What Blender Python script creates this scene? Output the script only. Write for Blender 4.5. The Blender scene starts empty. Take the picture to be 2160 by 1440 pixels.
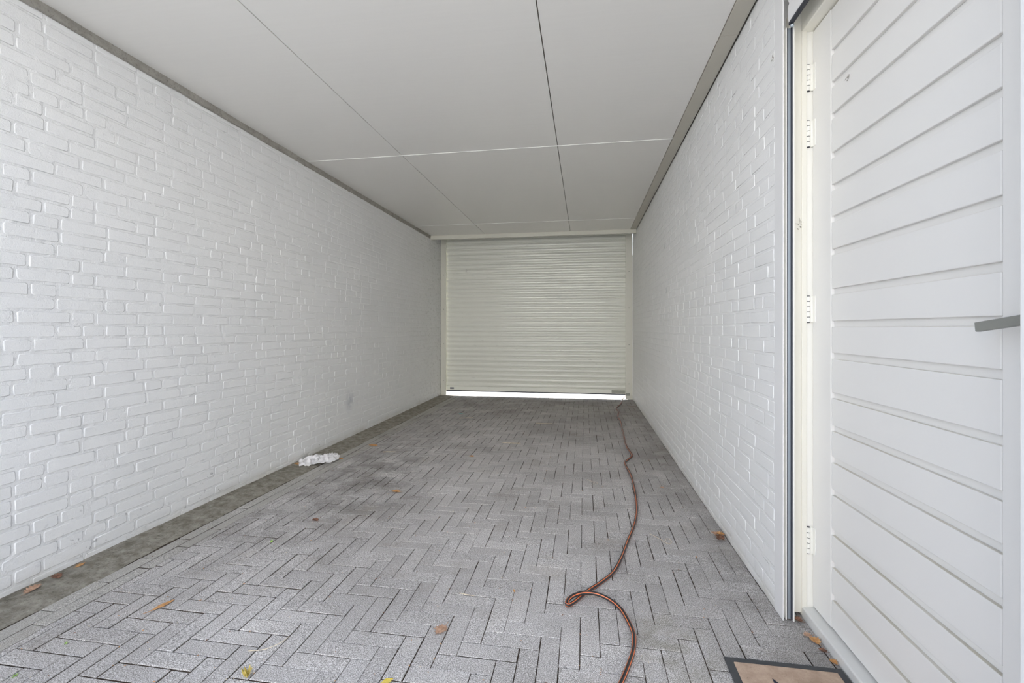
import bpy, bmesh, math, random
import numpy as np
from mathutils import Vector, Matrix, noise

S = bpy.context.scene
C = S.collection
random.seed(7)

# ------------------------------------------------------------------ camera, sky, sun, exposure
CAMH = 1.17
YAW = math.atan(153 / 960)
cam = bpy.data.cameras.new('camera')
cam.sensor_width = 36.0
cam.lens = 16.0
cam.shift_y = -28 / 2160
cam.clip_start = 0.02
camo = bpy.data.objects.new('camera', cam)
C.objects.link(camo)
camo.location = (0, 0, CAMH)
camo.rotation_euler = (math.pi / 2, 0, YAW)
S.camera = camo

W = bpy.data.worlds.new('sky')
S.world = W
W.use_nodes = True
wn = W.node_tree.nodes
wl = W.node_tree.links
wn.clear()
wo = wn.new('ShaderNodeOutputWorld')
wb = wn.new('ShaderNodeBackground')
sky = wn.new('ShaderNodeTexSky')
sky.sky_type = 'NISHITA'
sky.sun_disc = False
sky.sun_elevation = math.radians(48)
sky.sun_rotation = math.radians(15)
sky.air_density = 1.0
sky.dust_density = 4.0
sky.ozone_density = 1.0
mixw = wn.new('ShaderNodeMix')          # thin bright overcast veil over the blue
mixw.data_type = 'RGBA'
mixw.inputs[0].default_value = 0.6
mixw.inputs[7].default_value = (0.98, 1.12, 1.40, 1)
gain = wn.new('ShaderNodeMix')
gain.data_type = 'RGBA'
gain.blend_type = 'MULTIPLY'
gain.inputs[0].default_value = 1.0
gain.inputs[7].default_value = (0.16, 0.16, 0.16, 1)
wl.new(sky.outputs[0], gain.inputs[6])
wl.new(gain.outputs[2], mixw.inputs[6])
wl.new(mixw.outputs[2], wb.inputs[0])
wb.inputs[1].default_value = 1.0
wl.new(wb.outputs[0], wo.inputs[0])

sun = bpy.data.lights.new('sun', 'SUN')
sun.energy = 8.0
sun.angle = math.radians(3)
sun.color = (1.0, 0.975, 0.935)
suno = bpy.data.objects.new('sun', sun)
C.objects.link(suno)
suno.location = (2, 12, 10)
# sun stands high beyond the far shutter: it lights the ground outside and the added bounce wall behind the camera
suno.rotation_euler = Vector((-0.25, -0.75, -0.72)).to_track_quat('-Z', 'Y').to_euler()

S.view_settings.view_transform = 'Standard'
S.view_settings.look = 'None'
S.view_settings.gamma = 1.0
S.view_settings.use_curve_mapping = False
S.view_settings.exposure = 1.0
S.cycles.max_bounces = 16
S.cycles.diffuse_bounces = 12

# ------------------------------------------------------------------ helpers
WORLD = {}


def link(o, parent, origin):
    C.objects.link(o)
    WORLD[o.name] = Vector(origin)
    if parent is not None:
        o.parent = parent
        o.location = Vector(origin) - WORLD[parent.name]
    else:
        o.location = origin
    return o


def tag(o, label=None, cat=None, group=None, kind=None):
    if label: o['label'] = label
    if cat: o['category'] = cat
    if group: o['group'] = group
    if kind: o['kind'] = kind
    return o


def empty(name, loc):
    o = bpy.data.objects.new(name, None)
    o.empty_display_size = 0.1
    return link(o, None, loc)


def mk(name, verts, faces, mat, parent=None, smooth=False, slots=None, fmat=None, origin=None):
    """one mesh object from world-space vertices, its origin at the middle of its base"""
    vs = [Vector(v) for v in verts]
    if origin is None:
        lo = Vector((min(v.x for v in vs), min(v.y for v in vs), min(v.z for v in vs)))
        hi = Vector((max(v.x for v in vs), max(v.y for v in vs), max(v.z for v in vs)))
        origin = Vector(((lo.x + hi.x) / 2, (lo.y + hi.y) / 2, lo.z))
    me = bpy.data.meshes.new(name)
    me.from_pydata([tuple(v - origin) for v in vs], [], faces)
    for m in (slots or [mat]):
        me.materials.append(m)
    if fmat:
        me.polygons.foreach_set('material_index', fmat)
    if smooth == 'bevel':
        me.polygons.foreach_set('use_smooth', [len(q) < 5 for q in faces])
    elif smooth:
        me.polygons.foreach_set('use_smooth', [True] * len(me.polygons))
    me.update()
    o = bpy.data.objects.new(name, me)
    return link(o, parent, origin)


def frombm(name, bm, mat, parent=None, smooth=False):
    bmesh.ops.recalc_face_normals(bm, faces=bm.faces)
    bm.verts.index_update()
    v = [x.co.copy() for x in bm.verts]
    f = [[y.index for y in x.verts] for x in bm.faces]
    bm.free()
    return mk(name, v, f, mat, parent, smooth)


def bmbox(bm, x0, x1, y0, y1, z0, z1, bev=0.0, seg=2, rot=None):
    r = bmesh.ops.create_cube(bm, size=1.0)
    vs = r['verts']
    for v in vs:
        v.co = Vector(((x0 + x1) / 2 + v.co.x * (x1 - x0), (y0 + y1) / 2 + v.co.y * (y1 - y0), (z0 + z1) / 2 + v.co.z * (z1 - z0)))
    if rot is not None:
        M, piv = rot
        for v in vs:
            v.co = M @ (v.co - piv) + piv
    if bev > 0:
        es = list({e for v in vs for e in v.link_edges})
        bmesh.ops.bevel(bm, geom=es, offset=bev, segments=seg, affect='EDGES', profile=0.5)


def box(name, x0, x1, y0, y1, z0, z1, mat, parent=None, bev=0.0, seg=2):
    bm = bmesh.new()
    bmbox(bm, x0, x1, y0, y1, z0, z1, bev, seg)
    return frombm(name, bm, mat, parent)


def boxes(name, lst, mat, parent=None, bev=0.0):
    bm = bmesh.new()
    for b in lst:
        bmbox(bm, *b, bev=bev)
    return frombm(name, bm, mat, parent)


def extrude_x(name, prof, x0, x1, mat, parent=None, smooth=False):
    """closed (y,z) outline swept along x"""
    n = len(prof)
    v = [(x0, p[0], p[1]) for p in prof] + [(x1, p[0], p[1]) for p in prof]
    f = [[i, (i + 1) % n, n + (i + 1) % n, n + i] for i in range(n)]
    f += [list(range(n))[::-1], list(range(n, 2 * n))]
    return mk(name, v, f, mat, parent, smooth)


def extrude_y(name, prof, y0, y1, mat, parent=None):
    n = len(prof)
    v = [(p[0], y0, p[1]) for p in prof] + [(p[0], y1, p[1]) for p in prof]
    f = [[i, (i + 1) % n, n + (i + 1) % n, n + i] for i in range(n)]
    f += [list(range(n))[::-1], list(range(n, 2 * n))]
    return mk(name, v, f, mat, parent)


# ------------------------------------------------------------------ materials
class N:
    def __init__(s, name):
        m = bpy.data.materials.new(name)
        m.use_nodes = True
        s.m = m
        s.t = m.node_tree
        s.b = s.t.nodes['Principled BSDF']
        s.pos = s.t.nodes.new('ShaderNodeNewGeometry')

    def n(s, typ, **k):
        x = s.t.nodes.new(typ)
        for a, b in k.items():
            setattr(x, a, b)
        return x

    def l(s, a, b):
        s.t.links.new(a, b)

    def noise(s, scale, detail=2.0, rough=0.5, vec=None, dist=0.0):
        x = s.n('ShaderNodeTexNoise')
        x.inputs['Scale'].default_value = scale
        x.inputs['Detail'].default_value = detail
        x.inputs['Roughness'].default_value = rough
        x.inputs['Distortion'].default_value = dist
        s.l(vec if vec is not None else s.pos.outputs['Position'], x.inputs['Vector'])
        return x.outputs['Fac']

    def ramp(s, fac, stops):
        x = s.n('ShaderNodeValToRGB')
        e = x.color_ramp.elements
        while len(e) < len(stops):
            e.new(0.5)
        for el, (p, c) in zip(e, stops):
            el.position = p
            el.color = c if len(c) == 4 else (*c, 1)
        s.l(fac, x.inputs[0])
        return x.outputs[0]

    def mix(s, fac, a, b, mode='MIX'):
        x = s.n('ShaderNodeMix', data_type='RGBA', blend_type=mode)
        for i, v in ((0, fac), (6, a), (7, b)):
            if isinstance(v, (int, float)):
                x.inputs[i].default_value = v
            elif isinstance(v, tuple):
                x.inputs[i].default_value = v if len(v) == 4 else (*v, 1)
            else:
                s.l(v, x.inputs[i])
        return x.outputs[2]

    def math(s, op, a, b=None, c=None):
        x = s.n('ShaderNodeMath', operation=op)
        for i, v in enumerate((a, b, c)):
            if v is None: continue
            if isinstance(v, (int, float)):
                x.inputs[i].default_value = v
            else:
                s.l(v, x.inputs[i])
        return x.outputs[0]

    def maprange(s, v, a, b, c=0.0, d=1.0):
        x = s.n('ShaderNodeMapRange')
        s.l(v, x.inputs[0])
        for i, q in enumerate((a, b, c, d)):
            x.inputs[i + 1].default_value = q
        return x.outputs[0]

    def xyz(s):
        x = s.n('ShaderNodeSeparateXYZ')
        s.l(s.pos.outputs['Position'], x.inputs[0])
        return x.outputs

    def vec(s, scale):
        x = s.n('ShaderNodeVectorMath', operation='MULTIPLY')
        s.l(s.pos.outputs['Position'], x.inputs[0])
        x.inputs[1].default_value = scale
        return x.outputs[0]

    def near(s, p, r):
        """1 at point p falling to 0 at radii r (a stain with a place of its own)"""
        a = s.n('ShaderNodeVectorMath', operation='SUBTRACT')
        s.l(s.pos.outputs['Position'], a.inputs[0])
        a.inputs[1].default_value = p
        b = s.n('ShaderNodeVectorMath', operation='DIVIDE')
        s.l(a.outputs[0], b.inputs[0])
        b.inputs[1].default_value = r
        c = s.n('ShaderNodeVectorMath', operation='LENGTH')
        s.l(b.outputs[0], c.inputs[0])
        return s.maprange(c.outputs['Value'], 1.0, 0.2)

    def bump(s, h, strength, dist):
        x = s.n('ShaderNodeBump')
        x.inputs['Strength'].default_value = strength
        x.inputs['Distance'].default_value = dist
        s.l(h, x.inputs['Height'])
        s.l(x.outputs[0], s.b.inputs['Normal'])

    def set(s, color=None, rough=None, metal=None, spec=None):
        if color is not None:
            if isinstance(color, tuple): s.b.inputs['Base Color'].default_value = (*color, 1)
            else: s.l(color, s.b.inputs['Base Color'])
        if rough is not None:
            if isinstance(rough, (int, float)): s.b.inputs['Roughness'].default_value = rough
            else: s.l(rough, s.b.inputs['Roughness'])
        if metal is not None: s.b.inputs['Metallic'].default_value = metal
        if spec is not None: s.b.inputs['Specular IOR Level'].default_value = spec
        return s.m


def paint(name, color, rough=0.45, var=0.04, scale=6.0, bump=0.0, dirt=0.0, dirtcol=(0.35, 0.31, 0.24), dust=0.0, streak=0.0):
    m = N(name)
    f = m.noise(scale, 4)
    dark = tuple(c * (1 - var) for c in color)
    col = m.mix(f, dark, color)
    if dirt > 0:
        g = m.noise(55, 5, 0.7)
        g = m.maprange(g, 0.70, 0.76)
        g = m.math('MULTIPLY', g, dirt)
        col = m.mix(g, col, dirtcol)
    if dust > 0:        # dust settled on upward ledges
        sx = m.n('ShaderNodeSeparateXYZ')
        m.l(m.pos.outputs['True Normal'], sx.inputs[0])
        up = m.maprange(sx.outputs[2], 0.35, 0.8)
        up = m.math('MULTIPLY', up, m.maprange(m.noise(3, 4), 0.25, 0.6, 0.3, 1.0))
        col = m.mix(m.math('MULTIPLY', up, dust), col, (0.46, 0.42, 0.31))
    if streak > 0:      # short horizontal scratches of grime
        g = m.maprange(m.noise(3.0, 3, 0.6, m.vec((2.2, 2.0, 42.0))), 0.69, 0.74)
        col = m.mix(m.math('MULTIPLY', g, streak), col, (0.16, 0.16, 0.14))
    if bump > 0:
        m.bump(m.noise(180, 3), bump, 0.001)
    return m.set(col, rough)


def brick_paint(name, rough_joint, flat):
    m = N(name)
    k = 1.0 if flat else 0.945
    base = m.mix(m.noise(2.5, 4), (0.80 * k, 0.805 * k, 0.80 * k), (0.87 * k, 0.87 * k, 0.868 * k))
    x, y, z = m.xyz()
    # worn, chipped paint low on the wall
    low = m.maprange(z, 0.42, 0.02)
    chip = m.maprange(m.noise(34, 6, 0.65), 0.63, 0.67)
    patch = m.maprange(m.noise(2.3, 3), 0.45, 0.62)
    chipm = m.math('MULTIPLY', m.math('MULTIPLY', chip, patch), low)
    col = m.mix(m.math('MULTIPLY', chipm, 0.85), base, (0.10, 0.095, 0.10))
    # splash line just above the ground
    spl = m.math('MULTIPLY', m.maprange(z, 0.075, 0.015), m.maprange(m.noise(5, 4), 0.3, 0.7))
    col = m.mix(m.math('MULTIPLY', spl, 0.55), col, (0.50, 0.475, 0.40))
    # tiny specks anywhere
    sp = m.maprange(m.noise(60, 2), 0.795, 0.81)
    col = m.mix(m.math('MULTIPLY', sp, 0.6), col, (0.2, 0.19, 0.18))
    if not flat:
        sm = m.math('MULTIPLY', m.near((-2.47, 4.54, 0.39), (0.2, 0.10, 0.15)), m.maprange(m.noise(9, 4), 0.3, 0.65))
        col = m.mix(m.math('MULTIPLY', sm, 0.65), col, (0.25, 0.28, 0.34))
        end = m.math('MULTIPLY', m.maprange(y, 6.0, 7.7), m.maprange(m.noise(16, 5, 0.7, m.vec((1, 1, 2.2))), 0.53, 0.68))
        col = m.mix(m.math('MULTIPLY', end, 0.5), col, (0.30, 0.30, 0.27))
    h = m.math('ADD', m.math('MULTIPLY', m.noise(190, 4, 0.65), 0.9), m.math('MULTIPLY', m.noise(22, 4), 0.9))
    m.bump(h, rough_joint, 0.0045)
    return m.set(col, 0.5, spec=0.4)


M = {}
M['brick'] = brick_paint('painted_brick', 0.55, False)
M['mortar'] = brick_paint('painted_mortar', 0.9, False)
M['brick_r'] = brick_paint('painted_brick_smooth', 0.30, True)
M['mortar_r'] = brick_paint('painted_mortar_smooth', 0.5, True)


def concrete(name, a, b, sc=9):
    m = N(name)
    f = m.noise(sc, 8, 0.65)
    col = m.mix(m.maprange(f, 0.3, 0.7), a, b)
    sp = m.maprange(m.noise(85, 6, 0.7), 0.54, 0.64)
    col = m.mix(m.math('MULTIPLY', sp, 0.5), col, tuple(c * 0.45 for c in a))
    m.bump(m.noise(75, 8, 0.75), 1.0, 0.008)
    return m.set(col, 0.9, spec=0.2)


M['edging'] = concrete('weathered_concrete', (0.17, 0.155, 0.12), (0.46, 0.43, 0.37), 16)
M['raw_mortar'] = concrete('raw_mortar', (0.30, 0.285, 0.25), (0.46, 0.44, 0.40), 14)
M['joint_sand'] = concrete('joint_sand', (0.035, 0.026, 0.02), (0.085, 0.062, 0.045), 20)
M['outside_ground'] = concrete('outside_paving', (0.50, 0.50, 0.49), (0.60, 0.60, 0.58), 4)
M['render'] = concrete('white_bounce_wall', (0.80, 0.79, 0.77), (0.86, 0.85, 0.83), 2)


def paver(name, light, smear):
    m = N(name)
    geo = m.pos
    oi = m.n('ShaderNodeObjectInfo')
    rnd = m.math('FRACT', m.math('ADD', geo.outputs['Random Per Island'], oi.outputs['Random']))
    # exposed aggregate: fine dark and light chips
    s1 = m.noise(380, 3.0, 0.65)
    s2 = m.noise(170, 2.0, 0.6)
    body = m.ramp(s1, [(0.36, tuple(0.16 * c for c in light)), (0.455, tuple(0.62 * c for c in light)), (0.53, light), (0.66, tuple(min(1, 1.75 * c) for c in light))])
    col = m.mix(m.maprange(s2, 0.52, 0.66, 0, 0.55), body, tuple(0.33 * c for c in light))
    tint = m.ramp(rnd, [(0.0, (0.90, 0.89, 0.89)), (0.5, (0.98, 0.975, 0.98)), (1.0, (1.06, 1.05, 1.05))])
    col = m.mix(1.0, col, tint, 'MULTIPLY')
    big = m.noise(1.3, 4, 0.6)
    col = m.mix(m.maprange(big, 0.42, 0.62, 0.0, 0.28), col, (0.13, 0.115, 0.10))
    brown = m.math('MULTIPLY', m.maprange(m.noise(3.1, 5, 0.65, m.vec((1, 1, 1))), 0.56, 0.72), 0.35)
    col = m.mix(brown, col, (0.20, 0.16, 0.115))
    if smear:
        c = m.maprange(m.noise(5, 5, 0.7, m.vec((2.5, 0.7, 1))), 0.40, 0.60)
        col = m.mix(m.math('MULTIPLY', c, 0.65), col, (0.40, 0.385, 0.35))
    else:
        # pale scuffs and old cement spots
        c = m.maprange(m.noise(3.7, 6, 0.75, m.vec((1.5, 0.8, 1))), 0.63, 0.72)
        col = m.mix(m.math('MULTIPLY', c, 0.3), col, (0.50, 0.49, 0.47))
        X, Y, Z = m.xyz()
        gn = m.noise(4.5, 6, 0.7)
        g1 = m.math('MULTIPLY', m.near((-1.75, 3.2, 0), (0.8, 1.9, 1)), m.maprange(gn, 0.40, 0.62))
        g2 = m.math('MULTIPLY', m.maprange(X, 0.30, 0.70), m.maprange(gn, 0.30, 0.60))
        g3 = m.math('MULTIPLY', m.maprange(Y, 4.6, 7.2), m.maprange(gn, 0.28, 0.55))  # floor turns darker towards the far shutter, broken up by noise
        grime_darken = m.math('MAXIMUM', m.math('MULTIPLY', g1, 0.62), m.math('MAXIMUM', m.math('MULTIPLY', g2, 0.40), m.math('MULTIPLY', g3, 0.42)))
        col = m.mix(grime_darken, col, (0.105, 0.092, 0.078))
        mo = m.math('MULTIPLY', m.near((0.33, 1.75, 0), (0.22, 0.32, 1)), m.maprange(m.noise(11, 5), 0.4, 0.6))
        col = m.mix(m.math('MULTIPLY', mo, 0.38), col, (0.16, 0.14, 0.07))
    m.bump(m.math('ADD', s1, m.math('MULTIPLY', s2, 0.6)), 0.10, 0.002)
    return m.set(col, 0.85, spec=0.25)


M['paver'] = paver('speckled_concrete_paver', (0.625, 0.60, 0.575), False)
M['paver_edge'] = paver('cement_smeared_paver', (0.55, 0.535, 0.50), True)


def panel_mat():
    m = N('coated_ceiling_panel')
    st = m.noise(3, 4, 0.6, m.vec((0.35, 18, 1)))
    col = m.mix(st, (0.76, 0.745, 0.715), (0.80, 0.785, 0.755))
    m.bump(st, 0.05, 0.002)
    return m.set(col, 0.34, spec=0.5)


M['ceiling'] = panel_mat()
M['seam_dark'] = paint('dark_seam_backing', (0.20, 0.18, 0.14), 0.7)  # dark backing that shows through the gaps between panels
M['seam_white'] = paint('white_joint_strip', (0.86, 0.86, 0.84), 0.35)
M['taupe'] = paint('taupe_trim', (0.51, 0.485, 0.42), 0.5, 0.06, 9)
M['white_trim'] = paint('white_trim_paint', (0.80, 0.80, 0.80), 0.45, 0.03, 4, 0.15, 0.25)
M['shutter_paint'] = paint('cream_shutter_coating', (0.88, 0.885, 0.81), 0.20, 0.05, 5, 0.0, 0.2, streak=0.6)
M['shutter_paint'].node_tree.nodes['Principled BSDF'].inputs['Specular IOR Level'].default_value = 0.85
M['guide_cream'] = paint('cream_guide_coating', (0.75, 0.74, 0.66), 0.4, 0.05, 8, 0.1, 0.5)
M['door'] = paint('white_door_paint', (0.80, 0.79, 0.77), 0.38, 0.02, 2, 0.06, 0.08, dust=0.75)
M['frame'] = paint('cream_frame_paint', (0.83, 0.81, 0.735), 0.4, 0.05, 3, 0.1, 0.7)
M['frame_w'] = paint('white_frame_paint', (0.86, 0.85, 0.80), 0.35, 0.03, 3, 0.05, 0.25)
M['sill'] = paint('worn_white_sill', (0.72, 0.72, 0.70), 0.35, 0.10, 8, 0.1, 0.6)
M['rubber'] = paint('dark_rubber', (0.035, 0.037, 0.05), 0.6)
M['steel'] = N('grey_metal').set((0.34, 0.34, 0.31), 0.42, 0.75)
M['alu'] = N('blue_grey_aluminium').set((0.42, 0.47, 0.52), 0.35, 0.6)
M['handle'] = N('grey_handle_metal').set((0.30, 0.305, 0.28), 0.5, 0.35)
M['label_grey'] = paint('grey_label', (0.27, 0.28, 0.30), 0.5, 0.3, 200)
M['lock'] = paint('greenish_grey_lock', (0.40, 0.40, 0.34), 0.5, 0.2, 60)
M['bolt'] = N('zinc_bolt').set((0.55, 0.62, 0.68), 0.3, 0.9)
M['roof'] = concrete('roof_slab', (0.5, 0.5, 0.5), (0.55, 0.55, 0.55))
M['cob'] = paint('dusty_cobweb', (0.27, 0.24, 0.19), 0.9, 0.4, 300)
M['black_hose'] = N('black_hose_rubber').set((0.030, 0.030, 0.032), 0.38)
M['orange_hose'] = N('orange_hose_stripe').set((0.72, 0.185, 0.06), 0.42)


def leafmat(name, a, b):
    m = N(name)
    col = m.mix(m.maprange(m.noise(70, 4, 0.6), 0.35, 0.65), a, b)
    m.bump(m.noise(260, 3), 0.4, 0.002)
    return m.set(col, 0.75, spec=0.3)


M['leaf_tan'] = leafmat('tan_leaf', (0.33, 0.19, 0.12), (0.56, 0.37, 0.26))
M['leaf_orange'] = leafmat('orange_leaf', (0.42, 0.20, 0.07), (0.62, 0.36, 0.16))
M['leaf_brown'] = leafmat('brown_leaf', (0.10, 0.05, 0.035), (0.30, 0.15, 0.09))
M['leaf_yellow'] = leafmat('yellow_leaf', (0.62, 0.46, 0.05), (0.80, 0.66, 0.20))
M['leaf_green'] = leafmat('green_weed', (0.20, 0.40, 0.05), (0.42, 0.62, 0.16))
M['moss_yellow'] = leafmat('yellow_sprig', (0.33, 0.25, 0.05), (0.58, 0.46, 0.13))
M['twig'] = leafmat('pale_straw', (0.50, 0.42, 0.30), (0.74, 0.66, 0.52))
M['teal'] = leafmat('teal_scrap', (0.10, 0.35, 0.36), (0.25, 0.55, 0.55))


def cloth_mat():
    m = N('crumpled_white_cloth')
    col = m.mix(m.noise(20, 4), (0.72, 0.70, 0.70), (0.86, 0.85, 0.86))
    dirt = m.maprange(m.noise(13, 5, 0.7), 0.60, 0.72)
    col = m.mix(m.math('MULTIPLY', dirt, 0.5), col, (0.33, 0.25, 0.13))
    m.bump(m.noise(130, 4), 0.3, 0.002)
    return m.set(col, 0.8)


M['cloth'] = cloth_mat()


def mat_pile():
    m = N('tan_mat_pile')
    col = m.mix(m.maprange(m.noise(14, 6, 0.7), 0.35, 0.65), (0.40, 0.29, 0.215), (0.57, 0.435, 0.335))
    sp = m.maprange(m.noise(300, 2), 0.66, 0.72)
    col = m.mix(m.math('MULTIPLY', sp, 0.6), col, (0.12, 0.08, 0.06))
    m.bump(m.noise(900, 3), 0.35, 0.002)
    return m.set(col, 0.95, spec=0.1)


M['mat_pile'] = mat_pile()
M['mat_edge'] = paint('dark_grey_mat_edge', (0.075, 0.077, 0.08), 0.8, 0.25, 60, 0.5)
M['mat_print'] = paint('dark_blue_mat_print', (0.03, 0.032, 0.055), 0.9, 0.3, 80, 0.5)

# ------------------------------------------------------------------ main dimensions (metres)
XL, XR = -2.485, 0.785       # faces of the two brick walls
YM = 0.62                    # open mouth of the passage, near the camera
YS = 7.70                    # roller shutter at the far end
ZC = 2.675                   # underside of the ceiling


def project(X, Y, Z):
    d = -X * math.sin(YAW) + Y * math.cos(YAW)
    if d < 0.05:
        return None
    u = X * math.cos(YAW) + Y * math.sin(YAW)
    return 1080 + 960 * u / d, 692 - 960 * (Z - CAMH) / d, d


def seen_area(pts):
    q = [project(*p) for p in pts]
    if any(p is None for p in q):
        return 0.0
    xs = [min(2160, max(0, p[0])) for p in q]
    ys = [min(1440, max(0, p[1])) for p in q]
    a = 0
    for i in range(len(q)):
        j = (i + 1) % len(q)
        a += xs[i] * ys[j] - xs[j] * ys[i]
    return abs(a) / 2


# ------------------------------------------------------------------ brick walls
COURSE = 0.064


def brick_mesh(s0, s1, t0, t1, proud, rnd, cs_=1.0):
    """rounded, slightly uneven brick face: verts as (s, t, depth) and faces"""
    c = rnd.uniform(0.003, 0.008) * cs_
    j = lambda a: rnd.uniform(-a, a)
    e = 0.0018
    pts = []
    for (cs, ct, ds, dt) in ((s0, t0, 1, 1), (s1, t0, -1, 1), (s1, t1, -1, -1), (s0, t1, 1, -1)):
        c1, c2 = c * rnd.uniform(0.5, 1.5), c * rnd.uniform(0.4, 1.2)
        a = (cs + j(e), ct + dt * c2)
        b = (cs + ds * c1, ct + j(e))
        pts += [a, b] if (ds * dt > 0) else [b, a]
    L = s1 - s0
    if L > 0.15:
        pts.insert(6, ((s0 + s1) / 2 + j(0.04), t1 + j(e)))
        pts.insert(2, ((s0 + s1) / 2 + j(0.04), t0 + j(e)))
    n = len(pts)
    cs, ct = (s0 + s1) / 2, (t0 + t1) / 2

    def ring(off, d):
        r = []
        for s, t in pts:
            r.append((s - math.copysign(off, s - cs) if abs(s - cs) > 0.03 else s, t - math.copysign(off, t - ct), d))
        return r
    tilt = j(0.0012)
    v = ring(-0.002, -0.005) + ring(0.0005, proud * 0.62) + [(s, t, d + tilt * (s - cs) / max(L / 2, .01)) for s, t, d in ring(0.0030, proud)]
    f = []
    for k in range(2):
        for i in range(n):
            i2 = (i + 1) % n
            f.append([k * n + i, k * n + i2, (k + 1) * n + i2, (k + 1) * n + i])
    f.append([2 * n + i for i in range(n)])
    return v, f


def brick_wall(wall, side, xface, y0, y1, z0, ztop, proud, bm_mat, seed, joint):
    rnd = random.Random(seed)
    items = []
    row = 0
    z = z0
    while z < ztop - 0.02:
        t0, t1 = z + joint / 2, min(z + COURSE - joint / 2, ztop)
        if t1 - t0 > 0.012:
            y = y0 - rnd.choice((0.0, 0.055, 0.11, 0.165)) + rnd.uniform(-.01, .01)
            run = 0
            while y < y1:
                full = rnd.random() < (0.70 if run < 4 else 0.25)
                L = 0.221 if full else 0.111
                run = run + 1 if full else 0
                a, b = max(y + joint / 2, y0), min(y + L - joint / 2 + rnd.uniform(-.002, .002), y1)
                if b - a > 0.025:
                    items.append((a, b, max(t0, 0.0) + rnd.uniform(-.0015, .0015), t1 + rnd.uniform(-.0015, .0015), proud * rnd.uniform(0.65, 1.25)))
                y += L
        z += COURSE
        row += 1
    sg = -side          # outward direction of the face along x
    items.sort(key=lambda q: -seen_area([(xface, q[0], q[2]), (xface, q[1], q[2]), (xface, q[1], q[3]), (xface, q[0], q[3])]))
    SV, SF = [], []
    for k, (a, b, t0, t1, p) in enumerate(items):
        v, f = brick_mesh(a, b, t0, t1, p, rnd, 1.0 if side < 0 else 0.45)
        w = [(xface + sg * d, s, t) for s, t, d in v]
        if sg > 0:
            pass
        else:
            f = [q[::-1] for q in f]
        if k < 300:
            mk('brick', w, f, bm_mat, wall, smooth='bevel')
        else:
            o = len(SV)
            SV += w
            SF += [[i + o for i in q] for q in f]
    s = mk('brickwork', SV, SF, bm_mat, wall, smooth='bevel')
    s['kind'] = 'stuff'


def mortar_grid(wall, side, xface, y0, y1, z0, z1, step, base, amp, mat, seed):
    """hand-pointed mortar: a lumpy skin that laps unevenly over the brick edges"""
    ny, nz = int((y1 - y0) / step) + 1, int((z1 - z0) / step) + 1
    Y = np.linspace(y0, y1, ny)
    Z = np.linspace(z0, z1, nz)
    rg = np.random.default_rng(seed)

    def smooth_noise(cell):
        gy, gz = int((y1 - y0) / cell) + 3, int((z1 - z0) / cell) + 3
        g = rg.uniform(-1, 1, (gy, gz))
        fy, fz = (Y - y0) / cell, (Z - z0) / cell
        iy, iz = fy.astype(int), fz.astype(int)
        ty, tz = fy - iy, fz - iz
        ty, tz = (ty * ty * (3 - 2 * ty))[:, None], (tz * tz * (3 - 2 * tz))[None, :]
        a = g[np.ix_(iy, iz)] * (1 - ty) + g[np.ix_(iy + 1, iz)] * ty
        b = g[np.ix_(iy, iz + 1)] * (1 - ty) + g[np.ix_(iy + 1, iz + 1)] * ty
        return a * (1 - tz) + b * tz
    h = base + amp * (0.50 * smooth_noise(0.055) + 0.45 * smooth_noise(0.024) + 0.40 * smooth_noise(0.0125) + 0.25 * smooth_noise(0.007))
    v = np.empty((ny, nz, 3))
    v[..., 0] = xface - side * h
    v[..., 1] = Y[:, None]
    v[..., 2] = Z[None, :]
    idx = np.arange(ny * nz).reshape(ny, nz)
    q = np.stack([idx[:-1, :-1], idx[1:, :-1], idx[1:, 1:], idx[:-1, 1:]], -1).reshape(-1, 4)
    if side > 0:
        q = q[:, ::-1]
    org = np.array((xface, (y0 + y1) / 2, z0))
    me = bpy.data.meshes.new('mortar')
    me.vertices.add(ny * nz)
    me.vertices.foreach_set('co', (v.reshape(-1, 3) - org).ravel())
    nq = len(q)
    me.loops.add(nq * 4)
    me.loops.foreach_set('vertex_index', q.ravel().astype(np.int32))
    me.polygons.add(nq)
    me.polygons.foreach_set('loop_start', (np.arange(nq) * 4).astype(np.int32))
    me.polygons.foreach_set('use_smooth', np.ones(nq, dtype=bool))
    me.update(calc_edges=True)
    me.materials.append(mat)
    link(bpy.data.objects.new('mortar', me), wall, Vector(org))


def mortar_plane(name, xface, y0, y1, z0, z1, thick, side, mat):
    x1 = xface + side * thick
    return box(name, min(xface, x1), max(xface, x1), y0, y1, z0, z1, mat)


wallL = mortar_plane('wall_left', XL - 0.006, YM, YS + 0.25, -0.02, 2.86, 0.22, -1, M['mortar'])
tag(wallL, 'long white painted brick wall on the left of the passage', 'wall', kind='structure')
mortar_grid(wallL, -1, XL, YM, YS + 0.2, -0.01, 2.63, 0.0068, 0.0010, 0.0030, M['mortar'], 4)
brick_wall(wallL, -1, XL, YM + 0.02, YS + 0.2, -0.028, 2.628, 0.0040, M['brick'], 11, 0.012)
# raw mortar bed left unpainted along the top of the left wall
n = 60
rv, rf = [], []
rr = random.Random(3)
for i in range(n + 1):
    y = YM + (YS - 0.6 - YM) * i / n
    j = rr.uniform(-0.004, 0.004)
    rv += [(XL + 0.001, y, 2.628 + j), (XL + 0.010 + rr.uniform(0, 0.006), y, 2.633 + j), (XL + 0.012 + rr.uniform(-.003, .004), y, 2.676), (XL - 0.02, y, 2.676)]
for i in range(n):
    for k in range(3):
        a = i * 4 + k
        rf.append([a, a + 1, a + 5, a + 4][::-1])
mk('mortar_bed', rv, rf, M['raw_mortar'], wallL)

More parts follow.
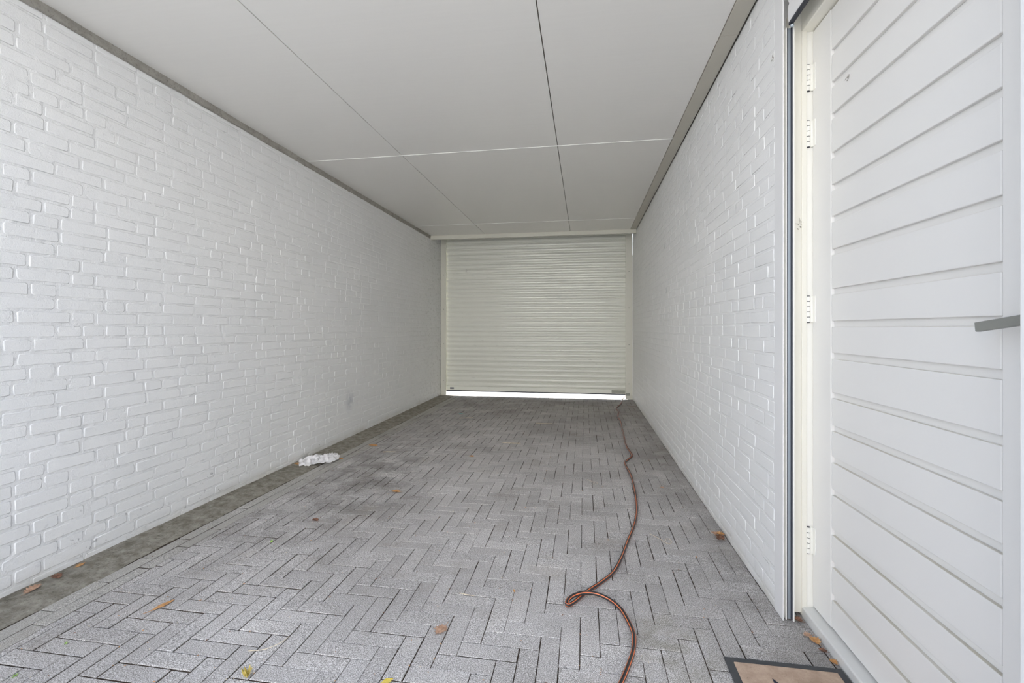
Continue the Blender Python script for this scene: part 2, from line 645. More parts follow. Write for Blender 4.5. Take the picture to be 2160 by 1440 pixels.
wallR = mortar_plane('wall_right', XR + 0.006, 2.04, YS + 0.25, -0.02, 2.86, 0.32, 1, M['mortar_r'])
tag(wallR, 'white painted brick wall on the right, between the side door and the far shutter', 'wall', kind='structure')
mortar_grid(wallR, 1, XR, 2.045, YS + 0.2, -0.01, 2.672, 0.008, 0.0002, 0.0011, M['mortar_r'], 6)
brick_wall(wallR, 1, XR, 2.05, YS + 0.2, -0.028, 2.665, 0.0017, M['brick_r'], 23, 0.011)

# wall beside and behind the side door, nearest the camera
wn_ = boxes('wall_near', [(0.785, 1.12, YM, 0.965, -0.02, 2.86), (0.985, 1.12, 0.965, 2.04, -0.02, 2.86)], M['white_trim'])
tag(wn_, 'smooth white wall end on the near side of the white side door', 'wall', kind='structure')
# small return wall that closes the jamb on the far side of the door
tr1 = boxes('trim_1', [(0.7832, 0.7868, 1.968, 2.049, 0.0, 2.672), (0.7868, 0.7966, 1.992, 2.049, 0.0, 2.672)], M['white_trim'], bev=0.001)
tag(tr1, 'flat white corner trim where the right brick wall ends at the side door', 'trim', kind='structure')

# ------------------------------------------------------------------ floor of pavers
U = 0.0727
HX, HY_ = -0.380, 1.722 - U          # near-left corner of one crosswise paver of the herringbone (row 3)
FX0, FX1 = -2.087, 0.874
FY0, FY1 = 0.30, YS + 0.10
J = 0.0032
floor = box('floor', -2.6, 0.90, FY0, FY1, -0.12, -0.0026, M['joint_sand'])
tag(floor, 'grey herringbone concrete paver floor of the covered passage', 'floor', kind='structure')
rects = []
kmin, kmax = int((FY0 - HY_) / U) - 4, int((FY1 - HY_) / U) + 4
for k in range(kmin, kmax):
    for m_ in range(-30, 30):
        x = HX + (k + 6 * m_) * U
        y = HY_ + k * U
        rects.append((x, x + 3 * U, y, y + U, 0))
        rects.append((x + 3 * U, x + 4 * U, y - 2 * U, y + U, 0))
clip = []
for a, b, c, d, kd in rects:
    a2, b2, c2, d2 = max(a, FX0), min(b, FX1), max(c, FY0), min(d, FY1)
    if a2 > 0.78:
        c2, d2 = max(c2, 0.96), min(d2, 2.06)
    elif b2 > 0.79 and (c2 < 0.96 or d2 > 2.06):
        b2 = HX + 16 * U
    if b2 - a2 > 0.012 and d2 - c2 > 0.012:
        clip.append((a2, b2, c2, d2, 0))
# two stretcher rows along the left edging, one along the right wall, and the pieces in the door recess
for (xa, xb, off, kd) in ((-2.232, -2.159, 0.05, 1), (-2.159, -2.087, 0.13, 1)):
    y = FY0 - off
    while y < FY1:
        clip.append((xa, xb, max(y, FY0), min(y + 3 * U, FY1), kd))
        y += 3 * U
clip.sort(key=lambda q: -seen_area([(q[0], q[2], 0), (q[1], q[2], 0), (q[1], q[3], 0), (q[0], q[3], 0)]))
pr = random.Random(5)
SV, SF, SM = [], [], []
for k, (a, b, c, d, kd) in enumerate(clip):
    left = max(0.0, min(1.0, (-0.9 - a) / 0.6))
    jj = J / 2 * (1 + 0.5 * left)
    g = 0.0012
    a, b, c, d = a + jj + pr.uniform(-g, g), b - jj + pr.uniform(-g, g), c + jj + pr.uniform(-g, g), d - jj + pr.uniform(-g, g)
    zt = pr.uniform(-0.0008, 0.0008) * (1 + left)
    tx, ty = pr.uniform(-.010, .010) * (1 + 0.6 * left), pr.uniform(-.010, .010) * (1 + 0.6 * left)
    e, h = 0.0014 if kd == 0 else 0.004, 0.0012
    cx, cy = (a + b) / 2, (c + d) / 2
    top = lambda x, y: zt + tx * (x - cx) * 0.5 + ty * (y - cy) * 0.5
    v = [(a, c, -0.03), (b, c, -0.03), (b, d, -0.03), (a, d, -0.03)]
    v += [(x, y, top(x, y) - h) for x, y in ((a, c), (b, c), (b, d), (a, d))]
    v += [(x, y, top(x, y)) for x, y in ((a + e, c + e), (b - e, c + e), (b - e, d - e), (a + e, d - e))]
    f = []
    for r in (0, 4):
        for i in range(4):
            i2 = (i + 1) % 4
            f.append([r + i, r + i2, r + 4 + i2, r + 4 + i])
    f.append([8, 9, 10, 11])
    if k < 300:
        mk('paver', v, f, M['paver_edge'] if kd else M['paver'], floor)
    else:
        o = len(SV)
        SV += v
        SF += [[i + o for i in q] for q in f]
        SM += [kd] * len(f)
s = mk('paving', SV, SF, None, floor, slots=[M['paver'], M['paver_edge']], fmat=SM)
s['kind'] = 'stuff'
# rough concrete edging along the left wall, uneven where it meets the pavers
er = random.Random(9)
ev, ef = [], []
n = 160
for i in range(n + 1):
    y = FY0 + (FY1 - FY0) * i / n
    xr = -2.222 + 0.012 * noise.noise(Vector((0, y * 3.1, 0))) + 0.008 * noise.noise(Vector((3, y * 11, 0)))
    for q in range(5):
        x = -2.50 + (xr + 2.50) * q / 4
        zz = 0.008 - 0.0075 * (q / 4) ** 2 + 0.004 * noise.noise(Vector((x * 9, y * 5, 1)))
        ev.append((x, y, zz if q < 4 else -0.0045))
for i in range(n):
    for q in range(4):
        a = i * 5 + q
        ef.append([a, a + 1, a + 6, a + 5])
mk('concrete_edging', ev, ef, M['edging'], floor, smooth=True)

# ------------------------------------------------------------------ ground outside the passage, and an added wall that bounces light in
g1 = box('ground_far', -14, 14, FY1, 26, -0.15, -0.006, M['outside_ground'])
tag(g1, 'sunlit pale paving outside, seen through the gap under the far shutter', 'ground', kind='structure')
g2 = box('ground_near', -14, 14, -14, FY0, -0.15, -0.006, M['outside_ground'])
tag(g2, 'pale paving in the open yard behind the camera', 'ground', kind='structure')
hb = box('wall_bounce', -9, 9, -7.4, -7.0, -0.1, 5.6, M['render'])  # unseen wall, added to throw sunlight deep into the passage
tag(hb, 'added white wall behind the camera, unseen, bouncing sunlight into the passage', 'wall', kind='structure')

# ------------------------------------------------------------------ ceiling
roof = box('roof', XL - 0.24, 1.14, YM - 0.02, YS + 0.3, 2.86, 3.05, M['roof'])
tag(roof, 'flat roof slab over the passage, above the ceiling panels', 'roof', kind='structure')
ceil = boxes('ceiling', [(XL - 0.02, 0.80, YM, 7.16, ZC + 0.018, ZC + 0.03), (XL - 0.24, 1.14, YM - 0.03, YM, ZC + 0.0, 2.9)], M['seam_dark'])
tag(ceil, 'off-white ceiling of large coated panels over the passage', 'ceiling', kind='structure')
xs = [XL + 0.006, -1.572, -0.220, 0.690]
ys = [YM + 0.002, 1.13, 3.77, 6.41, 7.13]
for i in range(3):
    for j in range(4):
        box('ceiling_panel', xs[i] + 0.003, xs[i + 1] - 0.003, ys[j] + 0.0025, ys[j + 1] - 0.0025, ZC, ZC + 0.02, M['ceiling'], ceil, 0.0008, 1)
for y in ys[1:4]:
    box('joint_strip', xs[0], xs[3], y - 0.0045, y + 0.0045, ZC - 0.0035, ZC + 0.004, M['seam_white'], ceil)

t2 = empty('trim_2', (0.73, YM, ZC - 0.008))
tag(t2, 'taupe edge strip along the ceiling above the right brick wall', 'trim', kind='structure')
for (a, b) in ((YM + 0.002, 2.478), (2.480, 5.20), (5.202, 7.12)):
    box('edge_strip', 0.690, 0.7745, a, b, ZC - 0.006, ZC + 0.02, M['taupe'], t2, 0.001, 1)

# ------------------------------------------------------------------ far roller shutter
sh = empty('roller_shutter', ((XL + XR) / 2, YS, 0))
tag(sh, 'cream metal roller shutter closing the far end, left slightly open at the bottom', 'roller shutter')
GX0, GX1 = XL + 0.008, XR - 0.013
PITCH = 0.0853
BZ = 0.097


def slat_profile(z):
    p = []
    y = YS
    # bowed face, then the narrow interlocking lip above it, with an open crevice to the next slat
    for i in range(9):
        a = i / 8
        p.append((y - 0.003 - 0.0130 * math.sin(math.pi * (0.04 + 0.92 * a)), z + 0.0025 + a * 0.0635))
    p.append((y - 0.0020, z + 0.0670))
    p.append((y - 0.0045, z + 0.0700))
    p.append((y - 0.0050, z + 0.0805))
    p.append((y - 0.0035, z + 0.0835))
    p += [(y + 0.002, z + 0.0835), (y + 0.0065, z + 0.0835), (y + 0.0065, z + PITCH + 0.006), (y + 0.009, z + PITCH + 0.006), (y + 0.009, z + 0.012), (y + 0.006, z + 0.0025)]
    return p


bot = extrude_x('bottom_bar', [(YS - 0.012, BZ - 0.008), (YS - 0.012, BZ + 0.06), (YS - 0.006, BZ + 0.066), (YS + 0.0095, BZ + 0.066), (YS + 0.0095, BZ + 0.085), (YS + 0.012, BZ + 0.085), (YS + 0.012, BZ - 0.008)], GX0 + 0.05, GX1 - 0.05, M['shutter_paint'], sh)
box('rubber_seal', GX0 + 0.07, GX1 - 0.06, YS - 0.014, YS + 0.012, BZ - 0.026, BZ - 0.008, M['rubber'], bot, 0.003, 1)
nsl = 32
for i in range(nsl):
    extrude_x('slat', slat_profile(BZ + 0.066 + i * PITCH), GX0 + 0.05, GX1 - 0.05, M['shutter_paint'], sh)
for (x0, x1, ins) in ((GX0, GX0 + 0.092, 1), (GX1 - 0.108, GX1, -1)):
    y0 = YS - 0.045
    if ins > 0:
        pr_ = [(x0, y0), (x1, y0), (x1, YS - 0.018), (x1 - 0.01, YS - 0.018), (x1 - 0.01, y0 + 0.006), (x0 + 0.01, y0 + 0.006), (x0 + 0.01, YS + 0.05), (x0, YS + 0.05)]
    else:
        pr_ = [(x1, y0), (x1, YS + 0.05), (x1 - 0.01, YS + 0.05), (x1 - 0.01, y0 + 0.006), (x0 + 0.01, y0 + 0.006), (x0 + 0.01, YS - 0.018), (x0, YS - 0.018), (x0, y0)]
    nn = len(pr_)
    v = [(p[0], p[1], 0.004) for p in pr_] + [(p[0], p[1], 2.84) for p in pr_]
    f = [[i, (i + 1) % nn, nn + (i + 1) % nn, nn + i] for i in range(nn)] + [list(range(nn))[::-1], list(range(nn, 2 * nn))]
    gr = mk('guide_rail', v, f, M['guide_cream'], sh)
    for z in (0.26, 0.9, 1.5, 2.1):
        bm = bmesh.new()
        bmesh.ops.create_cone(bm, cap_ends=True, segments=8, radius1=0.008, radius2=0.006, depth=0.004)
        for q in bm.verts:
            q.co = Vector(((x0 + x1) / 2 + q.co.x, y0 - 0.002 - q.co.z, z + q.co.y))
        frombm('screw', bm, M['lock'], gr)
box('label_plate', GX0 + 0.155, GX0 + 0.225, YS - 0.0150, YS - 0.0118, BZ + 0.012, BZ + 0.044, M['label_grey'], sh, 0.001, 1)
boxes('lock_plate', [(GX1 - 0.33, GX1 - 0.22, YS - 0.017, YS - 0.0118, BZ + 0.004, BZ + 0.052), (GX1 - 0.22, GX1 - 0.112, YS - 0.0165, YS - 0.0118, BZ, BZ + 0.050)], M['lock'], sh, 0.002)
boxes('latch', [(GX1 - 0.10, GX1 - 0.042, YS - 0.058, YS - 0.046, BZ - 0.030, BZ + 0.012), (GX1 - 0.088, GX1 - 0.078, YS - 0.063, YS - 0.058, BZ - 0.022, BZ + 0.004)], M['lock'], sh, 0.002)
# mortar fillet that closes most of the slot between rail and right wall (light still shows above it)
box('mortar_fillet', GX1 - 0.001, XR + 0.004, YS - 0.03, YS + 0.02, 0.0, 2.36, M['mortar_r'], sh)
box('mortar_fillet', XL - 0.002, GX0 + 0.001, YS - 0.03, YS + 0.02, 0.0, 2.84, M['mortar'], sh)

t3 = extrude_x('trim_3', [(7.125, ZC + 0.005), (7.118, ZC - 0.055), (7.124, ZC - 0.061), (7.165, ZC - 0.061), (7.165, ZC + 0.005)], XL + 0.004, XR - 0.006, M['guide_cream'])
tag(t3, 'cream lintel profile across the ceiling in front of the roller shutter', 'trim', kind='structure')

# ------------------------------------------------------------------ side door
DY0, DY1 = 1.02, 2.018        # door leaf along the wall
DX = 0.915                    # its face
DZ0, DZ1 = 0.045, 2.37
d1 = empty('door_1', (DX, (DY0 + DY1) / 2, 0))
tag(d1, 'white side door of wide grooved boards in a cream frame, with lever handle', 'door', kind='structure')
leaf = box('door_leaf', DX + 0.013, DX + 0.055, DY0 + 0.004, DY1 - 0.003, DZ0, DZ1, M['door'], d1)
box('stile', DX, DX + 0.0135, 1.880, DY1 - 0.002, DZ0, DZ1, M['door'], leaf, 0.0022)
box('stile', DX, DX + 0.0135, DY0, 1.168, DZ0, DZ1, M['door'], leaf, 0.0022)
gz = [2.2037, 2.0825, 1.9631, 1.817, 1.6958, 1.5781, 1.4552, 1.3072, 1.186, 1.0666, 0.9187, 0.7957, 0.6781, 0.5569, 0.4072, 0.286, 0.163]      # heights of the grooves
edges = [DZ1 + 0.008] + gz + [DZ0 - 0.008]
for i in range(len(edges) - 1):
    top, bt = edges[i] - 0.0115, edges[i + 1] + 0.0115
    box('board', DX + 0.0012, DX + 0.0135, 1.1715, 1.8755, bt, top, M['door'], leaf, 0.0022)
# hinges: two leaves and a knuckle of five rings
for z in (2.185, 1.958, 1.247, 0.310):
    bm = bmesh.new()
    hx, hy = 0.8975, 2.0165
    nb = 5
    hh = 0.106
    for i in range(nb):
        z0 = z - hh / 2 + i * hh / nb
        r = bmesh.ops.create_cone(bm, cap_ends=True, segments=14, radius1=0.0085, radius2=0.0085, depth=hh / nb - 0.0026)
        for q in r['verts']:
            q.co = Vector((hx + q.co.x, hy + q.co.y, z0 + hh / nb / 2 + q.co.z))
    bm2 = bmesh.new()
    r = bmesh.ops.create_cone(bm2, cap_ends=True, segments=10, radius1=0.0058, radius2=0.0058, depth=hh + 0.004)
    for q in r['verts']:
        q.co = Vector((hx + q.co.x, hy + q.co.y, z + q.co.z))
    bmbox(bm, DX - 0.0022, DX + 0.001, hy - 0.022, hy - 0.001, z - hh / 2, z + hh / 2, 0.0008)
    bmbox(bm, hx + 0.006, DX, hy - 0.004, hy - 0.001, z - hh / 2, z + hh / 2, 0.0005)
    hg = frombm('hinge', bm, M['frame_w'], d1)
    frombm('hinge_pin', bm2, M['rubber'], hg)  # pin coloured dark so the gaps between the rings read as shade
# frame posts, head, threshold
fr = boxes('frame_post', [(0.889, 0.985, 2.019, 2.045, 0.0, 2.45)], M['frame_w'], d1, 0.002)
boxes('frame_post', [(0.872, 0.892, 2.012, 2.045, 0.0, 2.45)], M['frame'], d1, 0.003)
boxes('frame_post', [(0.885, 0.985, 0.966, 1.017, 0.0, 2.45)], M['frame_w'], d1, 0.002)
boxes('frame_head', [(0.872, 0.985, 0.966, 2.02, 2.374, 2.46)], M['frame'], d1, 0.004)
box('threshold', 0.873, 0.985, 0.966, 2.019, -0.01, 0.038, M['sill'], d1, 0.006, 3)
# lever handle near the closing edge
hd = empty('door_handle', (DX, 1.075, 1.17))
hd.parent = d1
hd.location = Vector((DX, 1.075, 1.17)) - WORLD[d1.name]
bm = bmesh.new()
r = bmesh.ops.create_cone(bm, cap_ends=True, segments=24, radius1=0.026, radius2=0.025, depth=0.008)
for q in r['verts']:
    q.co = Vector((DX - 0.004 - q.co.z, 1.062 + q.co.y, 1.186 + q.co.x))
r = bmesh.ops.create_cone(bm, cap_ends=True, segments=16, radius1=0.009, radius2=0.009, depth=0.05)
for q in r['verts']:
    q.co = Vector((DX - 0.026 - q.co.z, 1.062 + q.co.y, 1.186 + q.co.x))
frombm('rose', bm, M['handle'], hd)
bm = bmesh.new()
Mx = Matrix.Rotation(math.radians(-7.5), 3, 'X')
bmbox(bm, 0.859, 0.871, 1.050, 1.166, 1.1755, 1.1965, 0.0015, 2, rot=(Mx, Vector((0.865, 1.062, 1.186))))
frombm('lever', bm, M['handle'], hd)

# small roller shutter of the side door, wound up above it
ds = empty('door_roller_shutter', (0.812, 1.47, 2.378))
tag(ds, 'white roller shutter of the side door, wound up above the door', 'roller shutter')
for i in range(4):
    z = 2.386 + i * 0.078
    p = [(0.804, z), (0.8005, z + 0.006), (0.7995, z + 0.035), (0.8005, z + 0.066), (0.8035, z + 0.073), (0.8035, z + 0.077), (0.815, z + 0.077), (0.815, z)]
    extrude_y('slat', [(a, min(b, 2.672)) for a, b in p], 0.972, 1.962, M['white_trim'], ds)
box('bottom_seal', 0.801, 0.817, 0.972, 1.962, 2.374, 2.386, M['rubber'], ds, 0.002, 1)
bm = bmesh.new()
bmesh.ops.create_uvsphere(bm, u_segments=10, v_segments=8, radius=0.008)
for q in bm.verts:
    q.co += Vector((0.810, 1.950, 2.366))
frombm('end_stop', bm, M['bolt'], ds, True)
for (ya, yb, sgn) in ((1.966, 2.03, 1),):
    gr = boxes('guide_rail', [(0.7968, 0.7995, 1.972, 2.02, 0.004, 2.372), (0.8195, 0.8240, 1.962, 2.02, 0.004, 2.372), (0.7995, 0.8195, 1.995, 2.02, 0.004, 2.372)], M['frame_w'], ds)
    box('brush_seal', 0.7997, 0.8028, 1.974, 1.995, 0.006, 2.372, M['rubber'], gr)
    box('brush_seal', 0.8155, 0.8193, 1.968, 1.995, 0.006, 2.372, M['rubber'], gr)
    box('slot_lining', 0.8029, 0.8154, 1.976, 1.995, 0.006, 2.372, M['alu'], gr)
boxes('guide_rail', [(0.790, 0.8062, 0.966, 0.972, 0.004, 2.372), (0.8200, 0.8240, 0.966, 0.975, 0.004, 2.372)], M['frame_w'], ds)
jl = boxes('jamb_lining', [(0.824, 0.873, 2.016, 2.043, 0.012, 2.45)], M['frame'], d1, 0.002)
for z in (1.156, 2.09, 0.62):
    bm = bmesh.new()
    r = bmesh.ops.create_cone(bm, cap_ends=True, segments=12, radius1=0.0045, radius2=0.0035, depth=0.004)
    for q in r['verts']:
        q.co = Vector((0.842 + q.co.x, 2.0150 - q.co.z, z + q.co.y))
    frombm('screw', bm, M['steel'], jl)

# ------------------------------------------------------------------ garden hose
RH = 0.0082
HP = [(0.696, 8.08, 0.0102), (0.599, 7.563, 0.0102), (0.558, 7.226, 0.0102), (0.454, 6.745, 0.0102), (0.469, 6.482, 0.0102), (0.431, 6.131, 0.0102), (0.442, 5.795, 0.0102), (0.43, 5.49, 0.0102), (0.421, 5.124, 0.0102), (0.409, 4.803, 0.0102), (0.411, 4.558, 0.0102), (0.429, 4.292, 0.0102), (0.397, 4.179, 0.0102), (0.349, 4.054, 0.0102), (0.346, 3.93, 0.0102), (0.361, 3.719, 0.0102), (0.359, 3.464, 0.0102), (0.345, 3.179, 0.0102), (0.321, 2.935, 0.0102), (0.284, 2.743, 0.0102), (0.229, 2.537, 0.0102), (0.182, 2.354, 0.0102), (0.133, 2.211, 0.0102), (0.073, 2.115, 0.0102), (0.008, 2.029, 0.0102), (-0.04, 1.951, 0.0102), (-0.065, 1.914, 0.0142), (-0.074, 1.908, 0.0232), (-0.067, 1.933, 0.0272), (-0.042, 1.968, 0.0267), (0.0, 1.992, 0.0272), (0.054, 1.997, 0.0232), (0.107, 1.975, 0.0162), (0.149, 1.925, 0.0102), (0.173, 1.844, 0.0102), (0.184, 1.77, 0.0102), (0.174, 1.691, 0.0102), (0.154, 1.624, 0.0102), (0.118, 1.526, 0.0102), (0.06, 1.4, 0.0102), (0.0, 1.25, 0.0102), (-0.03, 1.05, 0.0102)]      # the loop rides up over the hose's own run
P3 = [Vector(p) for p in HP]


def catmull(pts, step=0.006):
    out = []
    p = [2 * pts[0] - pts[1]] + pts + [2 * pts[-1] - pts[-2]]
    for i in range(1, len(p) - 2):
        a, b, c, d = p[i - 1:i + 3]
        k = max(3, int((c - b).length / step))
        for q in range(k):
            t = q / k
            out.append(0.5 * ((2 * b) + (c - a) * t + (2 * a - 5 * b + 4 * c - d) * t * t + (3 * b - a - 3 * c + d) * t ** 3))
    out.append(p[-2])
    return out


def tube(name, pts, rad, mats, seg, stripefn=None, parent=None, twist=0.0):
    v, f, fm = [], [], []
    up = Vector((0, 0, 1))
    tot = 0
    for i, p in enumerate(pts):
        t = (pts[min(i + 1, len(pts) - 1)] - pts[max(i - 1, 0)]).normalized()
        s_ = t.cross(up)
        s_ = s_.normalized() if s_.length > 1e-5 else Vector((1, 0, 0))
        w = s_.cross(t)
        if i: tot += (p - pts[i - 1]).length
        r = rad(i / (len(pts) - 1)) if callable(rad) else rad
        for k in range(seg):
            a = 2 * math.pi * k / seg + twist * tot
            v.append(p + r * (math.cos(a) * s_ + math.sin(a) * w))
    for i in range(len(pts) - 1):
        for k in range(seg):
            k2 = (k + 1) % seg
            f.append([i * seg + k, i * seg + k2, (i + 1) * seg + k2, (i + 1) * seg + k][::-1])
            fm.append(stripefn(k) if stripefn else 0)
    f.append(list(range(seg)))
    f.append([len(v) - seg + k for k in range(seg)][::-1])
    fm += [0, 0]
    return mk(name, v, f, None, parent, True, slots=mats, fmat=fm)


hose = tube('garden_hose', catmull(P3, 0.008), RH, [M['black_hose'], M['orange_hose']], 32, lambda k: 1 if (k % 8) in (0, 1) else 0, twist=0.55)
tag(hose, 'black garden hose with orange stripes running from under the shutter', 'hose')

# ------------------------------------------------------------------ doormat
mat_ = empty('doormat', (0.68, 1.42, 0))
tag(mat_, 'tan doormat with dark grey border lying before the side door', 'doormat')
MX0, MX1, MY0, MY1 = 0.487, 0.868, 1.10, 1.713
box('base', MX0, MX1, MY0, MY1, 0.002, 0.007, M['mat_edge'], mat_, 0.002, 1)
box('pile', MX0 + 0.026, MX1 - 0.026, MY0 + 0.026, MY1 - 0.026, 0.005, 0.0105, M['mat_pile'], mat_, 0.0025, 2)


def flat_shape(name, pts, z0, th, mat, parent):
    n = len(pts)
    v = [(x, y, z0) for x, y in pts] + [(x, y, z0 + th) for x, y in pts]
    f = [[i, (i + 1) % n, n + (i + 1) % n, n + i] for i in range(n)] + [list(range(n))[::-1], list(range(n, 2 * n))]
    return mk(name, v, f, mat, parent)


def petal(cx, cy, ang, L, w):
    p = []
    for i in range(13):
        t = i / 12
        p.append((t * L, w * math.sin(math.pi * t ** 0.7) * 0.5))
    for i in range(11, 0, -1):
        t = i / 12
        p.append((t * L, -w * math.sin(math.pi * t ** 0.7) * 0.35))
    ca, sa = math.cos(ang), math.sin(ang)
    return [(cx + x * ca - y * sa, cy + x * sa + y * ca) for x, y in p]


flat_shape('print', petal(0.640, 1.545, math.radians(108), 0.085, 0.030), 0.0103, 0.0006, M['mat_print'], mat_)
flat_shape('print', petal(0.715, 1.555, math.radians(100), 0.055, 0.020), 0.0103, 0.0006, M['mat_print'], mat_)

# ------------------------------------------------------------------ crumpled cloth by the left wall
def cloth(cx, cy, rx, ry, hgt, seed):
    n, m_ = 26, 120
    v = [(cx, cy, hgt * 0.7)]
    for i in range(1, n + 1):
        r = i / n
        for k in range(m_):
            a = 2 * math.pi * k / m_
            q = Vector((math.cos(a) * 1.3, math.sin(a) * 1.3, seed))
            edge = 1 + 0.30 * noise.noise(q) + 0.10 * noise.noise(q * 3.1)
            fold = noise.noise(Vector((math.cos(a) * 2.6, math.sin(a) * 2.6, seed + r * 1.2)))
            f2 = noise.noise(Vector((math.cos(a) * r * 4.5, math.sin(a) * r * 4.5, seed + 5)))
            ridge = max(0.0, 1 - abs(fold) * 2.6) ** 1.3
            f3 = noise.noise(Vector((math.cos(a) * r * 2.4, math.sin(a) * r * 2.4, seed + 9)))
            ridge2 = max(0.0, 1 - abs(f3) * 3.4) ** 1.2
            z = hgt * ((1 - r ** 2.0) * 0.30 + 0.42 * ridge * min(1, r * 1.5) * (1 - 0.6 * r) + 0.55 * ridge2 * (1 - 0.75 * r) + 0.10 * f2)
            tw = 0.25 * noise.noise(Vector((r * 2, seed, 1)))
            v.append((cx + rx * edge * r * math.cos(a + tw), cy + ry * edge * r * math.sin(a + tw), max(0.0035, z + 0.004)))
    f = [[0, 1 + k, 1 + (k + 1) % m_] for k in range(m_)]
    for i in range(n - 1):
        for k in range(m_):
            a = 1 + i * m_
            k2 = (k + 1) % m_
            f.append([a + k, a + m_ + k, a + m_ + k2, a + k2])
    return v, f


v, f = cloth(-2.365, 3.665, 0.105, 0.155, 0.060, 1.7)
v2, f2 = cloth(-2.255, 3.735, 0.095, 0.140, 0.052, 8.3)
v2 = [(x, y, z + 0.004) for x, y, z in v2]
o_ = len(v)
rag = mk('crumpled_cloth', v + v2, f + [[i + o_ for i in q] for q in f2], M['cloth'], smooth=True)
tag(rag, 'crumpled white cloth lying on the floor edge against the left wall', 'cloth')
sm = rag.modifiers.new('thick', 'SOLIDIFY')
sm.thickness = 0.002
sm.offset = -1

# ------------------------------------------------------------------ leaves, straws and litter
OAK = [(0, 0), (.06, .10), (.22, .12), (.18, .22), (.34, .28), (.24, .36), (.42, .48), (.26, .52), (.36, .68), (.20, .68), (.22, .84), (.08, .84), (0, 1.0)]
LAN = [(0, 0), (.06, .15), (.13, .35), (.15, .5), (.12, .7), (.06, .88), (0, 1.0)]


def leaf(name, x, y, ang, L, wid, half, mat, label, curl=0.25, z=0.004, seed=0, group=None, stem=True):
    rl = random.Random(seed + 1)
    pts = half + [(-a, b) for a, b in half[-2:0:-1]]
    ca, sa = math.cos(ang), math.sin(ang)
    top, n = [], len(pts)
    mid = []
    for k in range(len(half)):
        mid.append((0.0, half[k][1]))

    def P(a, b):
        a2 = a * wid * L * rl.uniform(0.9, 1.1)
        b2 = (b - 0.5) * L
        zz = z + curl * L * (abs(a) ** 1.4 * 1.4 + 0.5 * (b - 0.45) ** 2) + rl.uniform(0, 0.03) * L * abs(a)
        return (x + a2 * ca - b2 * sa, y + a2 * sa + b2 * ca, zz)
    R = [P(*p) for p in half]
    Lf = [P(-a, b) for a, b in half]
    Mi = [P(0, b) for a, b in half]
    v = R + Lf + Mi
    k = len(half)
    f = []
    for i in range(k - 1):
        f.append([i, i + 1, 2 * k + i + 1, 2 * k + i])
        f.append([k + i + 1, k + i, 2 * k + i, 2 * k + i + 1])
    if stem:
        b = Mi[0]
        d = Vector((sa, -ca, 0)) * L * 0.22
        o = len(v)
        w = Vector((ca, sa, 0)) * L * 0.018
        b = Vector(b)
        v += [tuple(b + w), tuple(b - w), tuple(b + d - w + Vector((0, 0, .003))), tuple(b + d + w + Vector((0, 0, .003)))]
        f.append([o, o + 1, o + 2, o + 3])
    ob = mk(name, v, f, mat, smooth=False)
    q = ob.modifiers.new('thick', 'SOLIDIFY')
    q.thickness = 0.0008
    tag(ob, label, 'leaf', group)
    return ob


leaf('oak_leaf', -0.549, 1.695, math.radians(160), 0.066, 0.95, OAK, M['leaf_tan'], 'tan lobed oak leaf lying alone on the pavers in the foreground', 0.22, 0.004, 1)
leaf('oak_leaf', -2.425, 1.665, math.radians(20), 0.085, 0.75, OAK, M['leaf_tan'], 'reddish tan oak leaf leaning on the foot of the left wall, nearest the camera', 0.30, 0.010, 2)
leaf('oak_leaf', -2.435, 1.765, math.radians(70), 0.065, 0.8, OAK, M['leaf_brown'], 'dark brown curled leaf at the foot of the left wall, second from the camera', 0.35, 0.010, 3)
leaf('dry_leaf', -2.44, 1.87, math.radians(10), 0.05, 0.8, OAK, M['leaf_orange'], 'small yellowish leaf at the foot of the left wall, third from the camera', 0.2, 0.010, 4)
leaf('dry_leaf', -1.755, 1.661, math.radians(-18), 0.095, 0.9, LAN, M['leaf_orange'], 'flat orange leaf on the pavers in the left foreground', 0.05, 0.004, 5)
leaf('dry_leaf', -1.333, 3.084, math.radians(75), 0.075, 0.9, OAK, M['leaf_orange'], 'orange brown leaf on the pavers right of the cloth, nearer the camera', 0.2, 0.004, 6)
leaf('dry_leaf', -2.078, 4.255, math.radians(70), 0.12, 0.8, OAK, M['leaf_orange'], 'orange leaf on the pavers just beyond the white cloth', 0.15, 0.004, 7)
leaf('dry_leaf', -1.019, 4.035, math.radians(60), 0.055, 1.1, OAK, M['leaf_orange'], 'small orange leaf in the middle of the floor halfway down the passage', 0.25, 0.004, 8)
leaf('dry_leaf', 0.562, 3.465, math.radians(30), 0.035, 1.1, OAK, M['leaf_tan'], 'tiny tan leaf right of the hose near the right wall', 0.25, 0.004, 9)
leaf('dry_leaf', -2.15, 3.78, math.radians(50), 0.05, 0.9, OAK, M['leaf_orange'], 'small orange leaf touching the right side of the white cloth', 0.2, 0.004, 10)
leaf('dry_leaf', -2.43, 3.56, math.radians(50), 0.07, 0.9, OAK, M['leaf_orange'], 'small orange leaf at the wall on the near side of the white cloth', 0.2, 0.010, 11)
leaf('dry_leaf', -1.62, 2.55, math.radians(60), 0.055, 0.9, OAK, M['leaf_brown'], 'small brown leaf on the pavers in front of the white cloth', 0.2, 0.004, 12)
leaf('dry_leaf', 0.689, 6.961, math.radians(85), 0.10, 0.7, LAN, M['leaf_orange'], 'narrow yellow leaf on the floor by the far right corner', 0.05, 0.004, 13)
leaf('yellow_leaf', -0.645, 1.420, math.radians(-50), 0.045, 1.6, LAN, M['leaf_yellow'], 'bright yellow leaf at the bottom edge of the foreground', 0.3, 0.004, 14)
leaf('dry_leaf', -0.308, 1.997, math.radians(20), 0.025, 1.3, LAN, M['leaf_orange'], 'tiny ochre leaf standing in a paver joint left of the hose loop', 0.6, 0.004, 15)
